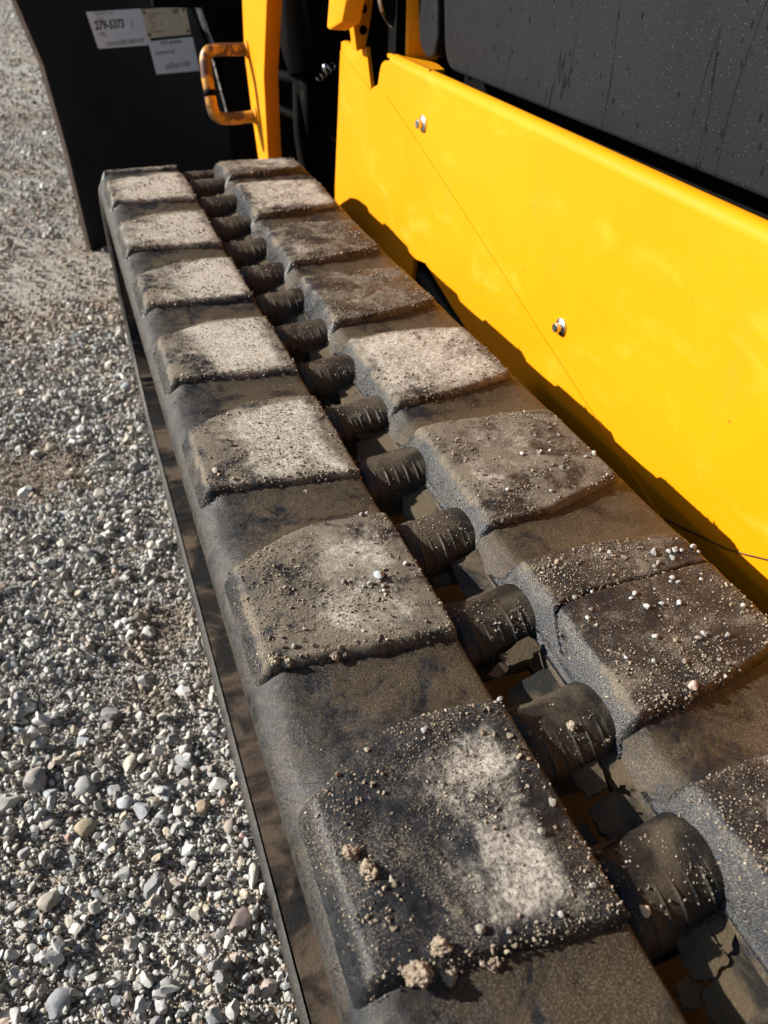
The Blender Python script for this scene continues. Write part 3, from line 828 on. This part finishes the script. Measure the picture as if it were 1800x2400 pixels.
# the hem line on the lower right
part('hem_gap', bm_mesh('hem_gap', tube(HEM, .0006, 8), [BROWNMET]), panel, (0, 0, 0))
def bolt(y, z, s=1.0, mt=STEEL):
    w = part('washer', sharp(bm_mesh('washer', tube([(-.0005, 0, 0), (-.0015, 0, 0), (-.0028 * s, 0, 0)], [.0092 * s, .0092 * s, .0062 * s], 32), [mt])), panel, (XP, y, z))
    b = part('bolt', sharp(bm_mesh('bolt', tube([(-.0020, 0, 0), (-.0078 * s, 0, 0), (-.0088 * s, 0, 0), (-.0085 * s, 0, 0)], [.0050 * s, .0050 * s, .0042 * s, .0026 * s], 6 if False else 24), [mt])), panel, (XP, y, z))
bolt(.5185, .0013); bolt(.8972, .1169, 1.1)

part('dark_blocker_plate', sharp(bm_mesh('dark_blocker_plate', prism([(.345, -1, -.42), (.345, -1, -.075), (.345, .56, -.075), (.345, .60, -.20), (.345, 1.0, -.20), (.345, 1.0, -.42)], (.02, 0, 0), .002), [DARK])), None, (0, 0, 0))  # added dark plate, blocks the view through the track holes to the yellow sheet
# structures seen in the slot beneath the panel
part('roller_guard', sharp(bm_mesh('roller_guard', prism([(0, .60, -.30), (0, .62, -.115), (0, .90, -.075), (0, .93, -.30)], (.012, 0, 0), .002), [DARK])), None, (.43, 0, 0))
part('guard_rail', sharp(bm_mesh('guard_rail', tube([(.415, .60, -.15), (.415, .93, -.085)], .012, 14), [BLK])), None, (0, 0, 0))

# ---- black hood (engine side cover)
XH = .430
def plate_x(name, pts, x, th, mat, bev, par=None, seg=4):
    bm = bmesh.new(); vs = [bm.verts.new((0, y, z)) for y, z in pts]; f = bm.faces.new(vs)
    bmesh.ops.recalc_face_normals(bm, faces=bm.faces)
    r = bmesh.ops.extrude_face_region(bm, geom=list(bm.faces))
    for v in r['geom']:
        if isinstance(v, bmesh.types.BMVert): v.co.x += th
    bmesh.ops.recalc_face_normals(bm, faces=bm.faces)
    ed = [e for e in bm.edges if all(abs(v.co.x) < 1e-6 for v in e.verts)]
    bmesh.ops.bevel(bm, geom=ed, offset=bev, segments=seg, affect='EDGES', profile=.5)
    return part(name, sharp(bm_mesh(name, bm, [mat]), 50), par, (x, 0, 0))
hood = plate_x('hood_panel', arc2((.920, .210), (.912, .1765), (.885, .1765), 6)[::1] + [(.3412, .1743), (-1.0, .1700), (-1.0, .95), (1.02, .95), (.945, .32)], XH, .03, HOOD, .005)
plate_x('hood_front_strip', [(.945, .186)] + [(.938, .210), (.960, .32), (1.035, .95), (1.09, .95), (1.03, .32), (1.005, .225)] + arc2((1.000, .200), (.990, .182), (.965, .180), 5), XH, .03, HOOD, .005, hood)
part('hood_gap_back', sharp(bm_mesh('hood_gap_back', prism([(XH + .045, -1, .120), (XH + .045, .93, .120), (XH + .045, .93, .95), (XH + .045, -1, .95)], (.01, 0, 0), .001, 1), [DARK])), hood, (0, 0, 0))  # near-black sheet added so the gap under the hood looks dark
part('body_core', sharp(bm_mesh('body_core', prism([(.49, -1, -.35), (.49, 1.0, -.35), (.49, 1.02, .14), (.49, 1.02, 1.0), (.49, -1, 1.0)], (.9, 0, 0), .004, 1), [DARK])), None, (0, 0, 0))

# ---- pieces in front of the cab: yellow post with grab handle, arm tip, bracket, strip
def prism_part(name, pts, off, mat, par=None, bev=.002, pos=(0, 0, 0), label=None):
    c = sum((Vector(p) for p in pts), Vector()) / len(pts)
    return part(name, sharp(bm_mesh(name, prism([Vector(p) - c for p in pts], off, bev), [mat])), par, c, label)
post = prism_part('arm_post', [(.30, 1.50, .60), (.30, 1.491, .2017), (.30, 1.507, .122), (.30, 1.4856, .034), (.30, 1.4592, -.0389), (.30, 1.42, -.20), (.30, 1.36, -.20),
                               (.30, 1.3728, -.0192), (.30, 1.3682, .0486), (.30, 1.3638, .1023), (.30, 1.3084, .2169), (.30, 1.27, .60)], (.034, .03, 0), YEL, bev=.0025)
A1 = Vector((.302, 1.4768, .1285)); B1 = Vector((.302, 1.4472, .0253))
hp = smooth_path([A1, A1 + Vector((-.050, 0, .001)), A1 + Vector((-.074, 0, .000)), A1 + Vector((-.082, -.004, -.014)), A1.lerp(B1, .5) + Vector((-.082, 0, 0)), B1 + Vector((-.082, .002, .012)), B1 + Vector((-.074, 0, 0)), B1 + Vector((-.050, 0, -.003)), B1], rounds=3)
hd = part('grab_handle', bm_mesh('grab_handle', tube(hp, .0105, 18), [RUST], True), post, (0, 0, 0), 'bent round bar handle, paint worn to rust')
mid = [p for p in hp if A1.z - .055 > p.z > B1.z + .030]
if len(mid) >= 2: part('worn_black_sleeve', bm_mesh('worn_black_sleeve', tube(mid, .0112, 18), [DARK], True), hd, (0, 0, 0))
for q in (A1, B1):
    wv, wf = ico(2); part('weld', np_mesh('weld', wv * np.array([.004, .015, .015]), wf, [YEL], True), post, q + Vector((-.004, 0, 0)))
prism_part('arm_tip', [(.345, 1.20, .60), (.345, 1.1275, .2317), (.345, 1.1400, .1973), (.345, 1.1261, .1963), (.345, 1.0714, .2111), (.345, 1.0526, .2379), (.345, 1.00, .60)], (.022, -.016, 0), YEL, bev=.0025)
# slender bracket with holes standing on the panel's front corner
bk = prism_part('hinge_bracket', [(.3795, 1.12, .60), (.3800, 1.12, .232), (.3790, 1.12, .2016), (.3843, 1.12, .1698), (.3985, 1.12, .1755), (.4045, 1.12, .2013), (.4090, 1.12, .232), (.414, 1.12, .60)], (0, .02, 0), YEL, bev=.001)
for z in (.222, .27, .196):
    part('pin_hole', bm_mesh('pin_hole', tube([(0, 0, 0), (0, -.002, 0)], .006, 16), [DARK]), bk, (.394, 1.1205, z))
prism_part('cab_strip', [(.425, 1.032, .17), (.425, 1.022, .17), (.425, 1.045, .60), (.425, 1.055, .60)], (.040, -.012, 0), YEL, bev=.001)
wheel = part('headlamp_rim', bm_mesh('headlamp_rim', tube([(.50 + .05 * math.cos(a), 1.20, .235 + .05 * math.sin(a)) for a in np.linspace(0, 2 * math.pi, 40)], .0055, 10), [CHROME], True), None, (0, 0, 0))
part('headlamp_glass', bm_mesh('headlamp_glass', tube([(.50, 1.205, .235), (.50, 1.215, .235)], .047, 32), [BLK], True), wheel, (0, 0, 0))

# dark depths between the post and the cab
prism_part('dark_backdrop', [(.36, 2.05, -.40), (2.2, 1.6, -.40), (2.2, 1.6, 1.2), (.36, 2.05, 1.2)], (.02, .06, 0), DARK)  # added backdrop that keeps the depths behind the post dark
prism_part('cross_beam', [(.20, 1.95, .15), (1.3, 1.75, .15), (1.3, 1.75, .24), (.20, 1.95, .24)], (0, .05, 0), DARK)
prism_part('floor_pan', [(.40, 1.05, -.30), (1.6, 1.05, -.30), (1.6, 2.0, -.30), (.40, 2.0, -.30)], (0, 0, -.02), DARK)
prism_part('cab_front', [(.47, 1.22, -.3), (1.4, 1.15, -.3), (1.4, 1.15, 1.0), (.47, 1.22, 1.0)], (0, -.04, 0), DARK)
hz = [[(.42, 1.75, .30), (.43, 1.70, .10), (.47, 1.62, -.02), (.60, 1.60, -.10)], [(.50, 1.80, .33), (.46, 1.72, .05), (.44, 1.66, -.12), (.50, 1.6, -.24)],
      [(.38, 1.85, .05), (.46, 1.70, .035), (.54, 1.62, .055), (.66, 1.6, .10)], [(.40, 1.8, -.02), (.50, 1.66, -.05), (.58, 1.60, -.12)]]
for i, h in enumerate(hz):
    part('hydraulic_hose', bm_mesh('hydraulic_hose', tube(smooth_path(h, rounds=3), (.016, .013, .011, .009)[i], 12), [DARK], True), None, (0, 0, 0))
cyl = part('lift_cylinder', bm_mesh('lift_cylinder', tube([(.43, 1.80, .50), (.455, 1.66, .06)], .032, 20), [BLK], True), None, (0, 0, 0))
part('cylinder_rod', bm_mesh('cylinder_rod', tube([(.455, 1.66, .06), (.463, 1.62, -.05)], .016, 16), [DARK], True), cyl, (0, 0, 0))
part('bolt_head', bm_mesh('bolt_head', tube([(.0, 0, 0), (0, -.012, 0)], .006, 12), [STEEL], True), None, (.400, 1.66, .176))
part('bolt_head', bm_mesh('bolt_head', tube([(.0, 0, 0), (-.010, 0, 0)], .006, 12), [STEEL], True), None, (.475, 1.55, .085))
HS = part('hose_spring', bm_mesh('hose_spring', tube([(.455 + .004 * math.cos(t * 3.1) + t * .0042, 1.56 + .006 * math.sin(t * 3.1), .060 + t * .0030 + .004 * math.sin(t * 3.1)) for t in np.linspace(0, 9, 90)], 0.0008, 6), [BROWNMET], True), None, (0, 0, 0))

# ------------------------------------------------------------------ bucket in front of the machine
bA = Vector((-.0366, 2.2188, GZ)); bh = Vector((.8307, .5568, 0)); bn = Vector((.5568, -.8307, 0))
bucket = tag(empty('bucket', bA), 'black steel loader bucket standing on the gravel with two white labels and a beige plate', 'bucket')
def bpt(u, z, o=0.0): return Vector((bA.x, bA.y, 0)) + bh * u + Vector((0, 0, z)) + bn * o
def bpart(name, pts, off, mat, bev=.002, par=None, seg=1):
    c = sum(pts, Vector()) / len(pts)
    return part(name, sharp(bm_mesh(name, prism([p - c for p in pts], off, bev, seg), [mat])), par or bucket, c)
bpart('side_plate', [bpt(0, GZ), bpt(.66, GZ), bpt(.62, -.32), bpt(.546, -.02), bpt(.475, .12), bpt(.25, .85), bpt(-.22, .85), bpt(-.0503, .145), bpt(-.0177, .012), bpt(-.005, -.185)], -bn * .02, BLK, .003)
# worn front lip of the plate
bpart('plate_edge', [bpt(-.001, GZ + .0), bpt(-.0065, -.185), bpt(-.0195, .012), bpt(-.052, .145), bpt(-.222, .85), bpt(-.228, .85), bpt(-.056, .145), bpt(-.0225, .012), bpt(-.009, -.185), bpt(-.004, GZ)], -bn * .021, BROWNMET, .001)
bpart('corner_bar', [bpt(.505, .120, .004), bpt(.562, -.02, .004), bpt(.570, -.02, .004), bpt(.514, .120, .004), bpt(.310, .75, .004), bpt(.300, .75, .004)], -bn * .018, EDGE, .001)
bpart('wing_plate', [bpt(.52, .10, -.03), bpt(.60, -.05, -.03), bpt(.70, -.46, -.03), bpt(1.5, -.46, -.03), bpt(1.5, .85, -.03), bpt(.30, .85, -.03)], -bn * .02, DARK, .003)
bpart('shell', [bpt(.05, GZ, -.022), bpt(.62, GZ, -.022), bpt(.42, .10, -.022), bpt(.1, .10, -.022)], Vector((.10, .9, 0)), BLK, .003)
def label(name, quad, mat, th=.0012):
    c = sum((bpt(u, z, .0005) for u, z in quad), Vector()) / 4
    return part(name, sharp(bm_mesh(name, prism([bpt(u, z, .0005) - c for u, z in quad], bn * th), [mat])), bucket, c)
BASIS = Matrix((bh, Vector((0, 0, 1)), bn)).transposed()
def text(body, u, z, size, mat, par, off=.0020, sx=1.0, shear=0.0, rot=0.0, bold=.0, name='print'):
    cu = bpy.data.curves.new(name, 'FONT'); cu.body = body; cu.size = size; cu.space_character = 1.05; cu.offset = bold; cu.shear = shear
    cu.extrude = .00015
    tmp = bpy.data.objects.new('t', cu); COL.objects.link(tmp)
    me = bpy.data.meshes.new_from_object(tmp.evaluated_get(bpy.context.evaluated_depsgraph_get()))
    bpy.data.objects.remove(tmp); me.name = name
    me.transform(Matrix.Diagonal((sx, 1, 1, 1))); me.transform(Matrix.Rotation(rot, 4, 'Z')); me.transform(BASIS.to_4x4())
    me.materials.clear(); me.materials.append(mat)
    return part(name, me, par, bpt(u, z, off))
def barcode(u0, u1, z0, z1, par, mat, seed=1, name='barcode'):
    r = random.Random(seed); bm = bmesh.new(); u = u0; c = bpt((u0 + u1) / 2, (z0 + z1) / 2, .0018)
    while u < u1:
        w = r.choice((.0012, .0018, .003, .0022)); sl = -.0
        q = [bm.verts.new(bpt(a, b, .0018) - c) for a, b in ((u, z0), (u + w, z0), (u + w, z1), (u, z1))]
        bm.faces.new(q); u += w + r.choice((.0012, .002, .003))
    return part(name, bm_mesh(name, bm, [mat]), par, c)
s1 = label('white_label', [(.1311, .1112), (.3046, .1085), (.3260, .0235), (.1479, .0303)], PAPER)
tilt = -.018
text('BUCKET AS.', .156, .1025, .0105, FAINT, s1, rot=tilt, shear=.0)
text('HALIFAX', .158, .0935, .0055, FAINT, s1, rot=tilt)
text('279-5373', .1495, .0722, .0265, INK, s1, sx=.88, rot=tilt, bold=.0010)
text('J', .268, .0715, .026, INK, s1, sx=.45, rot=tilt, bold=.0002)
text('1 PC', .1515, .0555, .0150, INK, s1, sx=.9, rot=tilt)
barcode(.172, .300, .0325, .0430, s1, FAINT, 4)
bpart('scratch', [bpt(.216, .0565, .0019), bpt(.222, .0600, .0019), bpt(.2235, .0595, .0019), bpt(.2175, .0562, .0019)], bn * .0002, INK, 0, s1)
bp_ = label('data_plate', [(.3075, .1066), (.4660, .1045), (.4740, .0371), (.3150, .0399)], BRASS)
text('CAT', .4150, .0918, .0118, INK, bp_, sx=.95, rot=tilt, bold=.0007, name='plate_print')
for i, zz in enumerate((.092, .086, .079, .072, .065, .058, .051)):
    text(['MODEL NUMBER', 'SERIAL NO.', 'PIN', 'CAPACITY       m3', 'WEIGHT         kg', 'YEAR', 'CATERPILLAR INC.'][i], .327 + i * .001, zz, .0052, FAINT, bp_, rot=tilt, name='plate_print')
for u, z in ((.3155, .0985), (.4565, .0975), (.3235, .0475), (.4640, .0455)):
    part('rivet', bm_mesh('rivet', tube([bpt(u, z, .001) - bpt(u, z, 0), bpt(u, z, .004) - bpt(u, z, 0)], .0042, 12), [mat_plain('rivet_brass', (.18, .11, .03), .5) if not bpy.data.materials.get('rivet_brass') else bpy.data.materials['rivet_brass']]), bp_, bpt(u, z, 0))
s2 = label('white_label', [(.3150, .0320), (.4790, .0305), (.4910, -.0560), (.3280, -.0480)], PAPER)
text('SERIAL NUMBER', .3560, .0215, .0105, FAINT, s2, rot=tilt, bold=.0002)
text('A8X00H02160Z', .3330, -.0010, .0105, FAINT, s2, rot=tilt, bold=.0002)
barcode(.3640, .4600, -.0405, -.0270, s2, FAINT, 9)
bpart('scratch', [bpt(.386, -.036, .0019), bpt(.388, -.017, .0019), bpt(.390, -.017, .0019), bpt(.3885, -.036, .0019)], bn * .0002, INK, 0, s2)
bpart('scratch', [bpt(.392, .016, .0019), bpt(.396, .027, .0019), bpt(.397, .027, .0019), bpt(.394, .016, .0019)], bn * .0002, INK, 0, s2)

# ------------------------------------------------------------------ dirt on the track
def surf(x, s):
    """height of the track surface (normal offset) at arrays x, s"""
    z = np.interp(x, xs[9:-6], hh[9:-6]) if False else np.interp(x, [0, .012, .1185, .1225, .166, .176, .186, .20, .3135], [-.0135, -.0104, -.0120, -.026, -.030, -.0185, -.0118, -.0108, -.0130])
    H = np.zeros_like(x)
    for k in range(-2, 9):
        for side in (-1, 1):
            ok = (x < .1198) if side < 0 else (x > .170)
            zz, h_ = lug_top(side, x, s, k)
            use = ok & (h_ > .01)
            z = np.where(use, np.maximum(z, zz), z); H = np.where(use, np.maximum(H, h_), H)
    c = np.round((s - .018) / BP) * BP + .018
    t = np.clip((s - c) / .0245, -1, 1); inw = (x > XW0 + .003) & (x < XW1)
    zb = -.031 + .0200 * np.clip(1 - t * t, 0, 1) ** .31
    z = np.where(inw, zb, z); H = np.where(inw, .45, H); bad = inw & (np.abs(s - c) > .019)
    return z, H, bad
def scatter_dirt(n, s_max, dens, s0, s1, name, variants, Fv, power, cols, lift=.2, label_=None, cat_=None):
    x = rng.uniform(-.004, .314, n); s = rng.uniform(-.12, s_max, n)
    z, H, bad = surf(x, s)
    p = dens(x, s, H) * (~bad)
    keep = rng.random(n) < p
    x, s, z, H = x[keep], s[keep], z[keep], H[keep]
    size = (s0 + (s1 - s0) * rng.random(len(x)) ** power) * .5
    Pn = place(x, s, z + size * lift)
    o = link(name, scatter_mesh(name, Pn, size, cols(len(x)), variants, Fv, CRUMB, False, False, (.4, .9)))
    tag(o, label_, cat_, kind='stuff'); return len(x)
BR = np.array([(.23, .18, .125), (.18, .138, .095), (.30, .24, .175), (.14, .11, .08), (.38, .33, .26), (.32, .31, .29)])
BW = np.array([.32, .27, .22, .11, .07, .01])
bcol = lambda n: stone_cols(n, BR, BW)
def near_edge(x, s):
    """high along the near rim of each lug where crumbs collect"""
    e = np.zeros_like(x)
    for k in range(-1, 8):
        nl, _ = left_lug_s(x, k * PIT); nr, _ = right_lug_s(x, k * PIT)
        e = np.maximum(e, np.where(x < .1195, np.exp(-((s - nl - .003) / .0045) ** 2), 0)); e = np.maximum(e, np.where(x > .175, np.exp(-((s - nr - .003) / .0045) ** 2), 0))
    return e
def dens_fine(x, s, H):
    cl = sst(fbm(x, s, 28, 4, 21.0), -.05, .35)
    left = .45 * sst(.05 - x, 0, .05)
    return np.clip(H * (.13 + .9 * cl + left * cl + .8 * near_edge(x, s)) + (1 - H) * .05, 0, 1) 
def dens_mid(x, s, H):
    cl = sst(fbm(x, s, 40, 3, 33.0), .15, .5)
    return np.clip(H * (.035 + 1.0 * cl + .9 * near_edge(x, s)) + (1 - H) * .015, 0, 1)
def dens_big(x, s, H):
    return np.clip(H * (.012 + .75 * sst(fbm(x, s, 34, 3, 44.0), .22, .5) + .7 * near_edge(x, s)), 0, 1)
scatter_dirt(95000, 1.15, dens_fine, .0006, .0017, 'dirt_grit', svc, sf1, 1.6, bcol, .2, 'brown grit stuck all over the tread lugs', 'dirt')
scatter_dirt(26000, 1.25, dens_mid, .0014, .0030, 'dirt_crumbs', svc, sf1, 1.6, bcol, .35, 'brown dirt crumbs scattered in clusters over the tread lugs', 'dirt')
scatter_dirt(8500, 1.15, dens_big, .0022, .0042, 'dirt_clods', sv2, sf2, 1.8, bcol, .4, 'small dirt clods along the near rims of the tread lugs', 'dirt')

def pebble(x, s, size, col, label_, group=None, cat='pebble', sc=(1, .8, .7), lift=.45):
    z, H, b = surf(np.array([x]), np.array([s]))
    p = place(np.array([x]), np.array([s]), z + size * lift)[0]
    return single_stone(cat if cat == 'pebble' else 'dirt_clod', *p, size, col, sc, mat=STONE if cat == 'pebble' else CRUMB, label=label_, cat=cat, group=group)
WHT = [(.30, .295, .28), (.25, .24, .225), (.22, .19, .16), (.37, .365, .36)]
RP = [(0.2731, 0.1963), (0.2709, 0.1933), (0.2821, 0.192), (0.2867, 0.1912), (0.2911, 0.1893), (0.28, 0.1856), (0.308, 0.1945), (0.3013, 0.1902), (0.3026, 0.1859), (0.2632, 0.1823), (0.2679, 0.1847), (0.2679, 0.1692), (0.2639, 0.1669), (0.2691, 0.1644), (0.2854, 0.1621), (0.235, 0.165), (0.2306, 0.1626), (0.2097, 0.1753), (0.2354, 0.153), (0.2462, 0.1524), (0.2572, 0.1492), (0.201, 0.1628), (0.1953, 0.1573), (0.1973, 0.151), (0.2942, 0.134), (0.2545, 0.1226), (0.2672, 0.1169), (0.2494, 0.1215), (0.2252, 0.1302), (0.1985, 0.123), (0.2293, 0.1093), (0.2122, 0.1155), (0.243, 0.2039), (0.2499, 0.1967), (0.1973, 0.1748)]
for i, (x, s) in enumerate(RP):
    pebble(x, s, random.uniform(.0014, .0026), random.choice(WHT), 'small whitish pebble lying on the cracked right-hand lug', 'pebbles on the cracked right lug')
pebble(.2230, .0933, .0036, (.40, .30, .24), 'pinkish brown pebble on the near rim of the cracked right-hand lug')
for i, (x, s) in enumerate([(0.0804, 0.2296), (0.0871, 0.2247), (0.0862, 0.2207), (0.0753, 0.2289), (0.0683, 0.2365), (0.065, 0.2377), (0.1088, 0.24), (0.1037, 0.3), (0.0986, 0.298), (0.0215, 0.197)]):
    pebble(x, s, random.uniform(.0015, .0024), random.choice(WHT), 'small pale pebble lying on the second left-hand lug', 'pebbles on the second left lug')
pebble(.0884, .2346, .0048, (.33, .35, .37), 'flat bluish grey stone chip on the second left-hand lug', sc=(1.3, .8, .4))
pebble(.0120, .4036 - .02, .0032, (.36, .33, .25), 'tan pebble at the outer edge of the third left-hand lug')
pebble(.0724, .3476, .0038, (.30, .24, .17), 'brown clod on the near rim of the third left-hand lug', cat='clod')
pebble(.0080, .1915, .0040, (.34, .28, .19), 'brown rounded clod at the outer near corner of the second left-hand lug', cat='clod', sc=(.8, .8, 1.2))
pebble(.0150, .1890, .0036, (.32, .27, .19), 'brown clod just inward of the corner clod on the second left-hand lug', cat='clod', sc=(.8, .8, 1.1))
pebble(.0420, .1850, .0038, (.27, .21, .15), 'brown clod hanging on the near rim of the second left-hand lug', cat='clod')
for x, s in [(0.0694, 0.1184), (0.1164, 0.1225), (0.0883, 0.0132), (0.1075, 0.0186), (0.053, 0.0197), (0.0638, 0.015), (.0980, .048), (.112, .060)]:
    pebble(x, s, random.uniform(.0017, .0028), random.choice(WHT[:3]), 'small pale pebble lying on the nearest left-hand lug', 'pebbles on the nearest left lug')
for (x, s, sz_), lb in zip([(.0220, .0140, .0066), (.0344, .0105, .0044), (.0335, .0197, .0048), (.0530, .0080, .0042), (.0120, .0700, .0050), (.0165, .0600, .0048)],
                         ['largest brown clod on the near rim of the nearest left-hand lug', 'brown clod right of the largest clod on the nearest lug', 'crumbly brown clod behind the near rim clods of the nearest lug',
                          'round brown clod at the right of the near rim row on the nearest lug', 'brown clod on the outer shoulder of the nearest left-hand lug', 'brown clod just right of the shoulder clod on the nearest lug']):
    pebble(x, s, sz_, (.25, .19, .13), lb, cat='clod', sc=(1, .85, .8))
for x, s in [(0.2446, 0.3274), (0.287, 0.3412), (0.3013, 0.3109), (0.2907, 0.307), (0.2994, 0.308), (0.242, 0.2777), (0.2579, 0.3228), (0.211, 0.2891), (0.2544, 0.2262), (0.2874, 0.390)]:
    pebble(x, s, random.uniform(.0016, .0026), random.choice(WHT), 'small whitish pebble lying on the second right-hand lug', 'pebbles on the second right lug')
pebble(.1288, .0053, .0034, (.46, .38, .27), 'cream pebble resting on the ribbed link bar nearest the camera')
pebble(.1500, .1000, .0034, (.30, .24, .18), 'brown clod on top of the second ribbed link bar', cat='clod')
